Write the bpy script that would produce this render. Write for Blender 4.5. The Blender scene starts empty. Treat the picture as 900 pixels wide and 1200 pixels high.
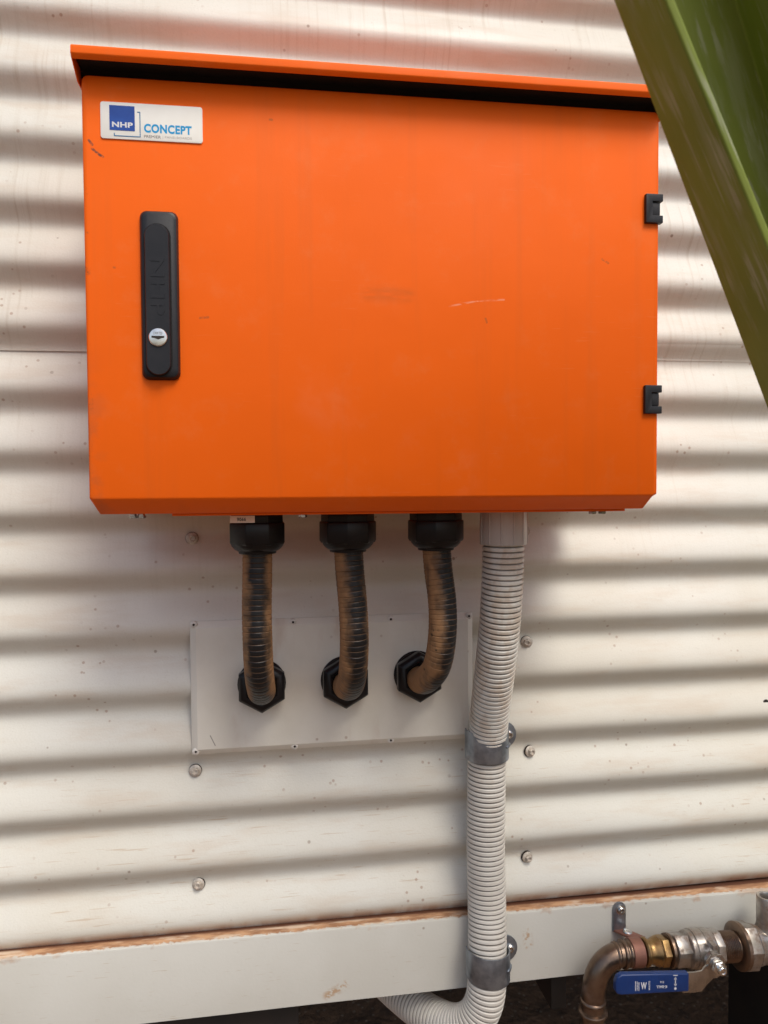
import bpy, bmesh, math, random
from mathutils import Vector, Matrix, noise as mnoise
random.seed(7)
S = bpy.context.scene
COL = S.collection
ZG = 1150.0                       # camera height above the ground, mm; all part coordinates are mm from there

# ------------------------------------------------------------------ camera, sky, sun, exposure
cam_d = bpy.data.cameras.new('camera'); cam = bpy.data.objects.new('camera', cam_d); COL.objects.link(cam)
cam_d.sensor_fit = 'VERTICAL'; cam_d.sensor_height = 36.0; cam_d.sensor_width = 27.0
cam_d.lens = 26.4; cam_d.clip_start = 0.02; cam_d.clip_end = 2000
Xc = Vector((5530, -65, 880)).normalized(); Dn = Vector((167, 26000, 880)); Dn = (Dn - Dn.dot(Xc) * Xc).normalized(); Nc = Xc.cross(Dn)
R = Matrix((Xc, Nc, -Dn))         # camera frame (right, down, forward) -> world
right, up, back = R @ Vector((1, 0, 0)), R @ Vector((0, -1, 0)), R @ Vector((0, 0, -1))
mw = Matrix((right, up, back)).transposed().to_4x4(); mw.translation = Vector((0, -0.99245, ZG / 1000))
cam.matrix_world = mw
cam_d.dof.use_dof = True; cam_d.dof.focus_distance = 0.86; cam_d.dof.aperture_fstop = 9.5
S.camera = cam
S.render.resolution_x = 768; S.render.resolution_y = 1024

sun_dir = Vector((0.26, -0.58, 0.90)).normalized()        # towards the sun
W = bpy.data.worlds.new('World'); S.world = W; W.use_nodes = True
wn = W.node_tree; sky = wn.nodes.new('ShaderNodeTexSky'); sky.sky_type = 'NISHITA'; sky.sun_disc = False
sky.sun_elevation = math.asin(sun_dir.z); sky.sun_rotation = math.atan2(sun_dir.x, sun_dir.y)
sky.dust_density = 4.0; sky.air_density = 1.0; sky.ozone_density = 1.0
bg = wn.nodes['Background']; wn.links.new(sky.outputs[0], bg.inputs[0]); bg.inputs[1].default_value = 0.12
sd = bpy.data.lights.new('sun', 'SUN'); sd.energy = 1.5; sd.angle = math.radians(22); sd.color = (1.0, 0.975, 0.90)
sun = bpy.data.objects.new('sun', sd); COL.objects.link(sun)
sun.rotation_euler = sun_dir.to_track_quat('Z', 'Y').to_euler(); sun.location = (2, -4, 5)
S.view_settings.view_transform = 'Standard'; S.view_settings.look = 'None'
S.view_settings.exposure = 0.38; S.view_settings.gamma = 1.0

# ------------------------------------------------------------------ geometry helpers (mm)
class G:
    def __init__(s): s.v = []; s.f = []; s.uv = None
    def add(s, vs, fs):
        o = len(s.v); s.v += [Vector(p) for p in vs]; s.f += [tuple(i + o for i in f) for f in fs]; return s
    def box(s, x0, x1, y0, y1, z0, z1):
        return s.add([(x, y, z) for z in (z0, z1) for y in (y0, y1) for x in (x0, x1)],
                     [(0, 2, 3, 1), (4, 5, 7, 6), (0, 1, 5, 4), (2, 6, 7, 3), (0, 4, 6, 2), (1, 3, 7, 5)])
    def prism(s, pts, y0, y1, ax='y'):      # outline in x,z (ax y), y,z (ax x) or x,y (ax z)
        n = len(pts); k = {'y': lambda a, b, t: (a, t, b), 'x': lambda a, b, t: (t, a, b), 'z': lambda a, b, t: (a, b, t)}[ax]
        return s.add([k(a, b, y0) for a, b in pts] + [k(a, b, y1) for a, b in pts],
                     [tuple(range(n)), tuple(range(2 * n - 1, n - 1, -1))] + [(i, i + n, (i + 1) % n + n, (i + 1) % n) for i in range(n)])
    def loft(s, loops, caps=True):
        n = len(loops[0]); vs = [p for l in loops for p in l]; fs = []
        for k in range(len(loops) - 1):
            for i in range(n):
                j = (i + 1) % n; fs.append((k * n + i, k * n + j, k * n + n + j, k * n + n + i))
        if caps: fs += [tuple(range(n))[::-1], tuple(range(len(vs) - n, len(vs)))]
        return s.add(vs, fs)
    def lathe(s, c, d, prof, seg=32, rot=0, caps=True):   # prof: (t along d, radius)
        c = Vector(c); d = Vector(d).normalized()
        a = Vector((1, 0, 0)) if abs(d.x) < 0.8 else Vector((0, 0, 1)); a = (a - a.dot(d) * d).normalized(); b = d.cross(a)
        L = []
        for t, r in prof:
            L.append([c + d * t + (a * math.cos(2 * math.pi * i / seg + rot) + b * math.sin(2 * math.pi * i / seg + rot)) * r for i in range(seg)])
        return s.loft(L, caps)
    def tube(s, path, rad, seg=32, caps=True, shift=0.0):     # rad(length) -> radius; writes UV (angle, length)
        n = len(path); L = []; ln = 0; us = []
        ref = None
        for i, p in enumerate(path):
            t = (path[min(i + 1, n - 1)] - path[max(i - 1, 0)]).normalized()
            if ref is None: ref = Vector((1, 0, 0))
            ref = (ref - ref.dot(t) * t).normalized(); b = t.cross(ref)
            if i: ln += (p - path[i - 1]).length
            r = rad(ln)
            L.append([p + (ref * math.cos(2 * math.pi * k / seg) + b * math.sin(2 * math.pi * k / seg)) * r for k in range(seg)])
            us.append(ln)
        o = len(s.v); s.loft(L, caps)
        s.uv = dict(getattr(s, 'uv', None) or {})
        for i in range(n):
            for k in range(seg): s.uv[o + i * seg + k] = (k / seg + shift, us[i] / 1000.0)
        return s
    def xf(s, fn): s.v = [Vector(fn(p)) for p in s.v]; return s

def cr(pts, step=1.0):                         # Catmull-Rom path, resampled evenly
    P = [Vector(p) for p in pts]; P = [2 * P[0] - P[1]] + P + [2 * P[-1] - P[-2]]; out = []
    for i in range(1, len(P) - 2):
        for k in range(60):
            t = k / 60; a, b, c, d = P[i - 1], P[i], P[i + 1], P[i + 2]
            out.append(0.5 * ((2 * b) + (c - a) * t + (2 * a - 5 * b + 4 * c - d) * t * t + (3 * b - a - 3 * c + d) * t ** 3))
    out.append(P[-2]); res = [out[0]]; acc = 0
    for a, b in zip(out, out[1:]):
        l = (b - a).length
        while acc + l >= step:
            q = (step - acc) / l; a = a.lerp(b, q); res.append(a); l = (b - a).length; acc = 0
        acc += l
    return res
def rrect(x0, x1, z0, z1, r, n=5):
    out = []
    for cx, cz, a0 in ((x1 - r, z1 - r, 0), (x0 + r, z1 - r, 90), (x0 + r, z0 + r, 180), (x1 - r, z0 + r, 270)):
        for k in range(n + 1):
            a = math.radians(a0 + 90 * k / n); out.append((cx + r * math.cos(a), cz + r * math.sin(a)))
    return out
def disc(cx, cz, r, n=24): return [(cx + r * math.cos(2 * math.pi * k / n), cz + r * math.sin(2 * math.pi * k / n)) for k in range(n)]

ORG = {}                                       # absolute origin (mm) of every object that may carry children
def mesh_from(name, g, m, o=Vector((0, 0, 0)), bev=0, seg=2, ang=35, smooth=True):
    me = bpy.data.meshes.new(name)
    me.from_pydata([((p - o) / 1000)[:] for p in g.v], [], g.f)
    if g.uv:
        uvl = me.uv_layers.new(name='UVMap')
        for poly in me.polygons:
            us = [g.uv.get(me.loops[li].vertex_index, (0, 0)) for li in poly.loop_indices]
            wrap = max(u[0] for u in us) - min(u[0] for u in us) > 0.5
            mn = min(u[0] for u in us)
            for li, u in zip(poly.loop_indices, us):
                uu = u[0] + (1 if wrap and u[0] - mn < 0.5 else 0)
                uvl.data[li].uv = (uu, u[1])
    bm = bmesh.new(); bm.from_mesh(me)
    bmesh.ops.recalc_face_normals(bm, faces=bm.faces)
    if bev:
        es = [e for e in bm.edges if len(e.link_faces) == 2 and e.calc_face_angle(0) > math.radians(ang)]
        bmesh.ops.bevel(bm, geom=es, offset=bev / 1000, segments=seg, profile=0.6, affect='EDGES', clamp_overlap=True)
    bm.to_mesh(me); bm.free()
    if smooth:
        me.polygons.foreach_set('use_smooth', [True] * len(me.polygons)); me.set_sharp_from_angle(angle=math.radians(32 if not bev else 42))
    me.materials.append(m); return me
def props(o, label=None, cat=None, group=None, kind=None):
    if label: o['label'] = label
    if cat: o['category'] = cat
    if group: o['group'] = group
    if kind: o['kind'] = kind
    return o
def thing(name, label, cat, loc, group=None):
    o = bpy.data.objects.new(name, None); COL.objects.link(o); o.empty_display_size = 0.05
    o.location = Vector((loc[0], loc[1], loc[2] + ZG)) / 1000; ORG[o.name] = Vector(loc)
    return props(o, label, cat, group)
def part(name, g, m, parent, bev=0, label=None, kind=None, seg=2, ang=35, at=None):
    po = ORG[parent.name]
    if at is None:
        c = Vector([sum(p[i] for p in g.v) / len(g.v) for i in range(3)])
        ob = bpy.data.objects.new(name, mesh_from(name, g, m, c, bev, seg, ang))
    else:
        c = Vector(at); ob = bpy.data.objects.new(name, mesh_from(name, g, m, Vector((0, 0, 0)), bev, seg, ang))
    COL.objects.link(ob); ob.parent = parent; ob.location = (c - po) / 1000; ORG[ob.name] = c
    if label: ob['label'] = label
    if kind: ob['kind'] = kind
    return ob
def solo(name, g, m, label=None, cat=None, bev=0, kind=None, group=None):
    c = Vector([sum(p[i] for p in g.v) / len(g.v) for i in range(3)])
    ob = bpy.data.objects.new(name, mesh_from(name, g, m, c, bev)); COL.objects.link(ob)
    ob.location = Vector((c.x, c.y, c.z + ZG)) / 1000; ORG[ob.name] = c
    return props(ob, label, cat, group, kind)
def again(src, parent, at, rot=None):          # a further copy of a part
    o = src.copy(); COL.objects.link(o); o.parent = parent; o.location = (Vector(at) - ORG[parent.name]) / 1000
    if rot is not None: o.rotation_euler = rot
    ORG[o.name] = Vector(at); return o
def text_g(txt, x0, x1, z0, z1, y, depth=0.15, bold=0.0, rot=0, flip=False):
    cu = bpy.data.curves.new('text', 'FONT'); cu.body = txt; cu.size = 1; cu.offset = bold; cu.resolution_u = 4
    cu.space_character = 1.0 + bold * 2
    ob = bpy.data.objects.new('text', cu); COL.objects.link(ob)
    dg = bpy.context.evaluated_depsgraph_get(); me = bpy.data.meshes.new_from_object(ob.evaluated_get(dg))
    vs = [(v.co.x, v.co.y) for v in me.vertices]; fs = [tuple(p.vertices) for p in me.polygons]
    bpy.data.objects.remove(ob); bpy.data.curves.remove(cu); bpy.data.meshes.remove(me)
    if rot: vs = [{90: (-b, a), 180: (-a, -b), 270: (b, -a)}[rot] for a, b in vs]
    ax, bx = min(v[0] for v in vs), max(v[0] for v in vs); az, bz = min(v[1] for v in vs), max(v[1] for v in vs)
    q = [(x0 + (a - ax) / (bx - ax) * (x1 - x0), z0 + (b - az) / (bz - az) * (z1 - z0)) for a, b in vs]
    g = G(); n = len(q)
    ed = {}
    for f in fs:
        for i in range(len(f)):
            e = (f[i], f[(i + 1) % len(f)]); ed[e] = 1
    side = [(a, b, b + n, a + n) for (a, b) in ed if (b, a) not in ed]
    g.add([(a, y - depth, b) for a, b in q] + [(a, y, b) for a, b in q], fs + [tuple(i + n for i in f[::-1]) for f in fs] + side)
    return g

# ------------------------------------------------------------------ material helpers
class NT:
    def __init__(s, name):
        s.m = bpy.data.materials.new(name); s.m.use_nodes = True; s.t = s.m.node_tree; s.b = s.t.nodes['Principled BSDF']
    def node(s, k, **kw):
        n = s.t.nodes.new(k)
        for a, b in kw.items(): setattr(n, a, b)
        return n
    def lk(s, a, b):
        if isinstance(a, (int, float)): b.default_value = a
        elif isinstance(a, tuple): b.default_value = (*a, 1)[:4] if b.type == 'RGBA' else a
        else: s.t.links.new(a, b)
    def obj(s): return s.node('ShaderNodeTexCoord').outputs['Object']
    def uv(s): return s.node('ShaderNodeTexCoord').outputs['UV']
    def pos(s): return s.node('ShaderNodeNewGeometry').outputs['Position']
    def nrm(s): return s.node('ShaderNodeNewGeometry').outputs['Normal']
    def map(s, v, sc=(1, 1, 1), loc=(0, 0, 0), rot=(0, 0, 0)):
        n = s.node('ShaderNodeMapping'); s.lk(v, n.inputs[0]); n.inputs['Location'].default_value = loc
        n.inputs['Rotation'].default_value = rot; n.inputs['Scale'].default_value = sc; return n.outputs[0]
    def noise(s, v, scale, det=3, rough=0.55, dist=0):
        n = s.node('ShaderNodeTexNoise'); s.lk(v, n.inputs['Vector']); n.inputs['Scale'].default_value = scale
        n.inputs['Detail'].default_value = det; n.inputs['Roughness'].default_value = rough; n.inputs['Distortion'].default_value = dist
        return n.outputs['Fac']
    def vor(s, v, scale, feat='F1', rnd=1):
        n = s.node('ShaderNodeTexVoronoi', feature=feat); s.lk(v, n.inputs['Vector']); n.inputs['Scale'].default_value = scale
        n.inputs['Randomness'].default_value = rnd; return n.outputs['Distance']
    def rng(s, v, a, b, c=0.0, d=1.0, smooth=True):
        n = s.node('ShaderNodeMapRange', interpolation_type='SMOOTHSTEP' if smooth else 'LINEAR')
        s.lk(v, n.inputs['Value'])
        for k, x in zip(('From Min', 'From Max', 'To Min', 'To Max'), (a, b, c, d)): n.inputs[k].default_value = x
        return n.outputs['Result']
    def ma(s, op, a, b=0.0, c=None):
        n = s.node('ShaderNodeMath', operation=op); s.lk(a, n.inputs[0]); s.lk(b, n.inputs[1])
        if c is not None: s.lk(c, n.inputs[2])
        return n.outputs[0]
    def mul(s, *a):
        r = a[0]
        for x in a[1:]: r = s.ma('MULTIPLY', r, x)
        return r
    def mix(s, f, a, b):
        n = s.node('ShaderNodeMix', data_type='RGBA'); s.lk(f, n.inputs[0]); s.lk(a, n.inputs[6]); s.lk(b, n.inputs[7]); return n.outputs[2]
    def xyz(s, v):
        n = s.node('ShaderNodeSeparateXYZ'); s.lk(v, n.inputs[0]); return n.outputs
    def bump(s, h, st=0.3, dist=0.001):
        n = s.node('ShaderNodeBump'); s.lk(h, n.inputs['Height']); n.inputs['Strength'].default_value = st; n.inputs['Distance'].default_value = dist
        s.t.links.new(n.outputs[0], s.b.inputs['Normal'])
    def capsule(s, v, x0, z0, x1, z1, w, soft):      # mask round a line in x,z (m)
        dx, dz = x1 - x0, z1 - z0; L = math.hypot(dx, dz); a = math.atan2(dz, dx)
        o = s.xyz(v); px = s.ma('SUBTRACT', o[0], (x0 + x1) / 2); pz = s.ma('SUBTRACT', o[2], (z0 + z1) / 2)
        u = s.ma('ADD', s.mul(px, math.cos(a)), s.mul(pz, math.sin(a))); t = s.ma('SUBTRACT', s.mul(pz, math.cos(a)), s.mul(px, math.sin(a)))
        u = s.ma('MAXIMUM', s.ma('SUBTRACT', s.ma('ABSOLUTE', u), L / 2), 0.0)
        d = s.ma('SQRT', s.ma('ADD', s.mul(u, u), s.mul(t, t)))
        return s.rng(d, w, w + soft, 1, 0)
    def out(s, col=None, rough=None, metal=None, spec=None):
        for k, x in (('Base Color', col), ('Roughness', rough), ('Metallic', metal), ('Specular IOR Level', spec)):
            if x is not None: s.lk(x, s.b.inputs[k])
        return s.m

def m_wall(name, base, hi=True):
    t = NT(name); p = t.pos(); o = t.xyz(p)
    zr = t.ma('SUBTRACT', o[2], ZG / 1000)
    big = t.noise(p, 3.0, 4); col = t.mix(t.rng(big, .35, .7), base, tuple(c * k for c, k in zip(base, (.93, .90, .86))))
    # pinkish dust plus painted orange bounce light round the enclosure, with uneven outline
    dx = t.ma('MAXIMUM', t.ma('SUBTRACT', t.ma('ABSOLUTE', t.ma('SUBTRACT', o[0], .02)), .22), 0.0)
    dz = t.ma('MAXIMUM', t.ma('SUBTRACT', t.ma('ABSOLUTE', t.ma('SUBTRACT', zr, .08)), .20), 0.0)
    d = t.ma('SQRT', t.ma('ADD', t.mul(dx, dx), t.mul(dz, dz)))
    d = t.ma('ADD', d, t.mul(t.ma('SUBTRACT', t.noise(p, 9, 4), .5), .14))
    pink = t.rng(d, .02, .16, .35, 0)
    col = t.mix(pink, col, (.64, .54, .45))
    # faint wash marks running down
    st = t.noise(t.map(p, (150, 1, 3.5)), 1.0, 4, .65); stm = t.mul(t.rng(st, .48, .70), t.rng(t.noise(p, 7, 3), .35, .65), t.rng(zr, -.3, .3), .60)
    col = t.mix(stm, col, tuple(c * k for c, k in zip(base, (.72, .64, .56))))
    # thin ochre scratches slanting down to the right, lower part only
    for k, (an, sc, th) in enumerate(((0.14, 1.0, .64), (0.3, 1.4, .655), (-.10, .8, .65))):
        sc_ = t.noise(t.map(p, (17 * sc, 3, 400 * sc), (k * 3.1, 0, k * 7.7), (0, an, 0)), 1.0, 2, .5)
        mk = t.mul(t.rng(sc_, th, th + .045), t.rng(zr, -.45, -.28, 1, 0), t.rng(t.noise(p, 7 + k, 2), .42, .6))
        col = t.mix(t.mul(mk, .5), col, (.44, .30, .17))
    gr_ = t.noise(p, 380, 3, .7); col = t.mix(t.mul(t.rng(gr_, .5, .8), .30), col, tuple(c * k for c, k in zip(base, (.72, .68, .60))))
    md = t.noise(t.map(p, (6, 6, 34)), 1.0, 5, .62); col = t.mix(t.mul(t.rng(md, .48, .70), .45), col, (.56, .47, .37))
    # specks of mud
    v = t.vor(p, 70); sp = t.mul(t.rng(v, .10, .17, 1, 0), t.rng(t.noise(p, 11, 3), .50, .62))
    col = t.mix(t.mul(sp, .6), col, (.33, .20, .13))
    v2 = t.vor(t.map(p, loc=(3, 1, 2)), 28); sp2 = t.mul(t.rng(v2, .045, .075, 1, 0), t.rng(t.noise(p, 5, 3), .5, .6))
    col = t.mix(t.mul(sp2, .75), col, (.25, .18, .13))
    # ochre run stains above the ledge
    r = t.mul(t.rng(zr, -.585, -.565, 1, 0), t.rng(t.noise(t.map(p, (30, 1, 5)), 1, 3), .35, .6), .7)
    col = t.mix(r, col, (.42, .20, .09))
    t.bump(t.ma('ADD', t.noise(p, 420, 2), t.mul(t.noise(p, 14, 2), 7.0)), .16, .001)
    return t.out(col, t.rng(big, .3, .7, .40, .52), 0, .4)
WALLC = (.67, .66, .60)
M = {}
M['sheet'] = m_wall('cream_sheet_paint', WALLC)

def m_plate():
    t = NT('cover_plate_paint'); p = t.pos(); n = t.noise(p, 12, 4)
    col = t.mix(t.rng(n, .35, .7), (.74, .71, .63), (.67, .635, .55))
    v = t.vor(p, 60); sp = t.mul(t.rng(v, .08, .15, 1, 0), t.rng(t.noise(p, 15, 3), .52, .62)); col = t.mix(t.mul(sp, .6), col, (.36, .25, .18))
    ru = t.mul(t.rng(t.noise(t.map(p, (26, 1, 9)), 1, 4), .56, .75), .35); col = t.mix(ru, col, (.48, .33, .24))
    o = t.map(p, loc=(0, 0, -ZG / 1000)); col = t.mix(t.mul(t.capsule(o, -.072, -.318, -.066, -.331, .0003, .0006), .8), col, (.2, .17, .15))
    t.bump(t.noise(p, 300, 2), .1); return t.out(col, .42)
M['plate'] = m_plate()
def m_beam():
    t = NT('beam_paint_and_rust'); p = t.pos(); o = t.xyz(p); nz = t.xyz(t.nrm())[2]
    n = t.noise(p, 5, 4); col = t.mix(t.rng(n, .35, .7), (.57, .56, .51), (.52, .505, .45))
    for k, (an, th) in enumerate(((.45, .67), (.25, .68), (.7, .69))):
        s_ = t.noise(t.map(p, (30, 3, 380), (k * 2.7, 0, k * 5.1), (0, an, 0)), 1, 2); mk = t.mul(t.rng(s_, th, th + .05), t.rng(t.noise(p, 6 + k, 2), .42, .6))
        col = t.mix(t.mul(mk, .45), col, (.38, .28, .17))
    v = t.vor(p, 32); col = t.mix(t.mul(t.rng(v, .04, .07, 1, 0), .7), col, (.25, .2, .15))
    w = t.map(p, loc=(0, 0, -ZG / 1000))
    for a in ((.075, -.672, .10, -.660), (.35, -.612, .352, -.632)):
        mk = t.mul(t.capsule(w, *a, .001, .008), t.rng(t.noise(p, 160, 3), .45, .6)); col = t.mix(t.mul(mk, .8), col, (.40, .24, .12))
    zt = t.ma('SUBTRACT', o[2], t.ma('MULTIPLY', t.ma('ADD', o[0], .2), -.0067)); zt = t.ma('SUBTRACT', zt, ZG / 1000 - .582)   # height above top edge
    fz = t.noise(t.map(p, (1, 1, 1)), 130, 4, .65)
    ryy = t.ma('ADD', o[1], t.mul(t.ma('SUBTRACT', fz, .5), .016))
    rust_top = t.mul(t.rng(nz, .4, .8), t.rng(ryy, -.0195, -.0155))
    drip = t.mul(t.rng(t.ma('ADD', zt, t.mul(t.ma('SUBTRACT', t.noise(t.map(p, (90, 1, 8)), 1, 3), .5), .02)), -.006, -.002), t.rng(t.noise(p, 25, 3), .56, .66), .5)
    rm = t.ma('MAXIMUM', rust_top, drip)
    rc = t.mix(t.rng(t.noise(t.map(p, (40, 120, 120)), 1, 5), .35, .65), (.30, .15, .075), (.52, .30, .16))
    rc = t.mix(t.rng(t.noise(t.map(p, (22, 80, 80)), 1, 4), .50, .66), rc, (.60, .45, .32))
    rc = t.mix(t.rng(o[1], -.007, -.001), rc, (.10, .035, .015))
    col = t.mix(rm, col, rc)
    t.bump(t.ma('ADD', t.noise(p, 260, 3), t.mul(rm, t.noise(p, 190, 4), 5.0)), .12, .0012)
    return t.out(col, t.ma('ADD', .42, t.mul(rm, .45)))
M['beam'] = m_beam()

def m_orange():
    t = NT('orange_powder_coat'); p = t.pos(); w = t.map(p, loc=(0, 0, -ZG / 1000)); n = t.noise(p, 5, 4)
    base = (.89, .134, .004); col = t.mix(t.rng(n, .3, .75), base, (.85, .126, .004))
    zr = t.xyz(w)[2]; xr = t.xyz(w)[0]
    run = t.noise(t.map(p, (45, 45, 2.2)), 1.0, 4, .6); col = t.mix(t.mul(t.rng(run, .52, .74), .16), col, (.62, .12, .02))
    du = t.noise(p, 26, 6, .7); col = t.mix(t.mul(t.rng(du, .50, .75), .12), col, (.80, .26, .10))
    fs = t.noise(t.map(p, (30, 30, 420), (0, 0, 0), (0, .5, 0)), 1.0, 2); col = t.mix(t.mul(t.rng(fs, .66, .72), t.rng(t.noise(p, 5, 2), .5, .62), .08), col, (.90, .38, .18))
    # dusty bottom corner and edges
    e1 = t.mul(t.rng(xr, -.172, -.145, 1, 0), t.rng(zr, .16, .02), t.rng(t.noise(p, 30, 4), .40, .62)); col = t.mix(t.mul(e1, .5), col, (.42, .12, .05))
    ed = t.mul(t.rng(xr, -.1715, -.1660, 1, 0), t.rng(t.noise(t.map(p, (1, 1, 1)), 34, 6, .75), .57, .68)); col = t.mix(t.mul(ed, .75), col, (.12, .05, .03))
    wear = t.mul(t.capsule(w, .05, .095, .075, .075, .004, .03), t.rng(t.noise(p, 25, 3), .4, .7)); col = t.mix(t.mul(wear, .06), col, (.85, .42, .28))
    wear = t.mul(t.capsule(w, .17, .04, .21, .015, .004, .035), t.rng(t.noise(p, 25, 3), .4, .7)); col = t.mix(t.mul(wear, .10), col, (.85, .42, .28))
    sm = t.mul(t.capsule(w, .110, .2015, .150, .2005, .002, .011), t.rng(t.noise(t.map(p, (1, 1, 3)), 35, 3), .25, .6)); col = t.mix(t.mul(sm, .3), col, (.45, .10, .02))
    for a in ((.1955, .190, .226, .1965), (.226, .1965, .255, .1985)):
        sc = t.mul(t.capsule(w, *a, .0002, .0013), t.rng(t.noise(t.map(p, (1, 1, 4)), 70, 3), .38, .6)); col = t.mix(t.mul(sc, .32), col, (.95, .60, .42))
    for a in ((-.1665, .3425, -.1635, .3385), (-.1635, .3345, -.1565, .3290), (-.1565, .3290, -.1535, .3270)):
        sc = t.mul(t.capsule(w, *a, .0005, .0013), t.rng(t.noise(p, 400, 2), .3, .55)); col = t.mix(t.mul(sc, .9), col, (.14, .06, .04))
    for a in ((-.145, .2195, -.144, .2195), (-.062, .1715, -.054, .1725), (.01, .373, .012, .373), (.235, .178, .236, .174), (.365, .245, .372, .241)):
        sc = t.mul(t.capsule(w, *a, .0004, .0014), t.rng(t.noise(p, 300, 2), .3, .6)); col = t.mix(t.mul(sc, .55), col, (.30, .09, .03))
    t.bump(t.ma('ADD', t.noise(p, 900, 2), t.mul(t.noise(p, 9, 2), 12.0)), .22, .0005)
    return t.out(col, t.rng(t.noise(p, 8, 4), .3, .7, .50, .62), 0, .16)
M['orange'] = m_orange()

def simple(name, c1, c2, rough=.5, metal=0, scale=40, bump=.1, dust=None, dth=(.5, .7), spec=.5, r2=None):
    t = NT(name); p = t.obj(); col = t.mix(t.rng(t.noise(p, scale, 4), .3, .7), c1, c2)
    rr = rough; mm = metal
    if dust:
        dm = t.rng(t.noise(t.map(p, loc=(5, 3, 1)), scale * .7, 5, .65), *dth); col = t.mix(dm, col, dust)
        rr = t.ma('ADD', rough, t.mul(dm, .35)); mm = t.ma('SUBTRACT', metal, t.mul(dm, metal * .8))
    elif r2: rr = t.rng(t.noise(p, scale * 1.3, 3), .3, .7, rough, r2)
    if bump: t.bump(t.noise(p, scale * 9, 3), bump, .0006)
    return t.out(col, rr, mm, spec)
M['black_plastic'] = simple('black_plastic', (.012, .013, .016), (.018, .018, .021), .42, spec=.3, scale=30, dust=(.10, .075, .055), dth=(.68, .9), bump=.12)
M['gland'] = simple('black_gland_nylon', (.006, .006, .007), (.010, .009, .010), .34, spec=.3, scale=30, dust=(.10, .055, .03), dth=(.58, .85), bump=.1)
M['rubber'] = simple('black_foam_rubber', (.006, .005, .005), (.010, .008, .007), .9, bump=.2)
M['white_label'] = simple('label_white', (.84, .83, .77), (.80, .78, .71), .30, scale=25, bump=.02)
M['blue'] = simple('label_blue', (.010, .055, .30), (.015, .075, .36), .22, scale=60, bump=0)
M['blue_line'] = simple('label_blue_line', (.03, .16, .33), (.03, .16, .33), .3, bump=0)
M['cyan'] = simple('label_cyan', (.0, .30, .62), (.0, .32, .65), .3, bump=0)
M['grey_ink'] = simple('label_grey_ink', (.16, .15, .14), (.20, .19, .17), .4, bump=0)
M['pale_ink'] = simple('label_pale_ink', (.42, .40, .37), (.46, .44, .40), .4, bump=0)
M['white_ink'] = simple('white_ink', (.75, .75, .75), (.65, .66, .68), .4, bump=0)
M['chrome'] = simple('chrome', (.80, .79, .76), (.62, .60, .57), .18, 1, scale=120, bump=.05)
M['steel'] = simple('stainless_steel', (.56, .54, .51), (.42, .40, .38), .25, 1, scale=60, dust=(.22, .13, .08), dth=(.62, .8))
M['galv'] = simple('galvanised_steel', (.33, .37, .42), (.19, .215, .25), .38, .85, scale=55, bump=.1, dust=(.24, .19, .15), dth=(.55, .8))
M['nickel'] = simple('nickel_plated_brass', (.50, .47, .43), (.36, .32, .28), .30, .9, scale=70, dust=(.20, .13, .085), dth=(.44, .68), bump=.08)
M['brass'] = simple('dull_brass', (.42, .27, .11), (.26, .155, .07), .32, .95, scale=70, dust=(.20, .10, .05), dth=(.5, .75), bump=.2)
M['bronze'] = simple('aged_bronze_pipe', (.25, .175, .125), (.16, .11, .08), .30, .9, scale=45, dust=(.20, .13, .10), dth=(.5, .75), bump=.12)
M['copper'] = simple('copper_clip', (.30, .135, .09), (.23, .10, .07), .5, .35, scale=40, bump=.1)
M['lever'] = simple('blue_vinyl_grip', (.005, .030, .135), (.006, .037, .16), .32, scale=60, bump=.06)
M['bolt'] = simple('painted_screw', (.60, .55, .48), (.42, .36, .30), .4, .2, scale=160, dust=(.30, .15, .08), dth=(.55, .7), bump=.2)
M['rivet'] = simple('rivet_paint', (.70, .67, .61), (.64, .60, .54), .4, bump=0)
M['dark'] = simple('dark_recess', (.02, .015, .012), (.03, .02, .015), .8, bump=0)
M['dark_steel'] = simple('dark_bearer_steel', (.012, .010, .008), (.022, .015, .011), .7, scale=12, bump=.3)
M['floor_under'] = simple('underfloor_board', (.06, .045, .03), (.09, .06, .04), .8, scale=10)
M['roof'] = simple('roof_sheet', (.6, .58, .53), (.55, .52, .47), .45, scale=8)

def m_hose():
    t = NT('dusty_black_hose'); uv = t.uv(); p = t.pos(); o = t.xyz(uv)
    a = t.ma('FRACT', o[0]); n = t.noise(p, 38, 4, .6)
    # worn-clean strip: dust stays on both flanks
    d = t.ma('ABSOLUTE', t.ma('SUBTRACT', a, .5))          # 0 at strip centre
    d = t.ma('ADD', d, t.mul(t.ma('SUBTRACT', n, .5), .30))
    dust = t.rng(d, .05, .20)
    dust = t.mul(dust, t.rng(t.noise(t.map(p, (1, 1, .4)), 55, 4), .28, .5, .45, 1))
    fr = t.ma('FRACT', t.ma('DIVIDE', o[1], .0061)); gr = t.rng(t.ma('ABSOLUTE', t.ma('SUBTRACT', fr, .5)), .40, .49)
    dust = t.ma('MAXIMUM', dust, t.mul(gr, .35))
    col = t.mix(dust, (.010, .010, .011), (.28, .150, .068))
    blk = t.mul(t.rng(t.vor(p, 75), .10, .18, 1, 0), t.rng(t.noise(p, 20, 3), .52, .62)); col = t.mix(blk, col, (.008, .008, .008))
    t.bump(t.noise(p, 600, 2), .15, .0005)
    return t.out(col, t.ma('ADD', .38, t.mul(dust, .40)), 0, .35)
M['hose'] = m_hose()
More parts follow.
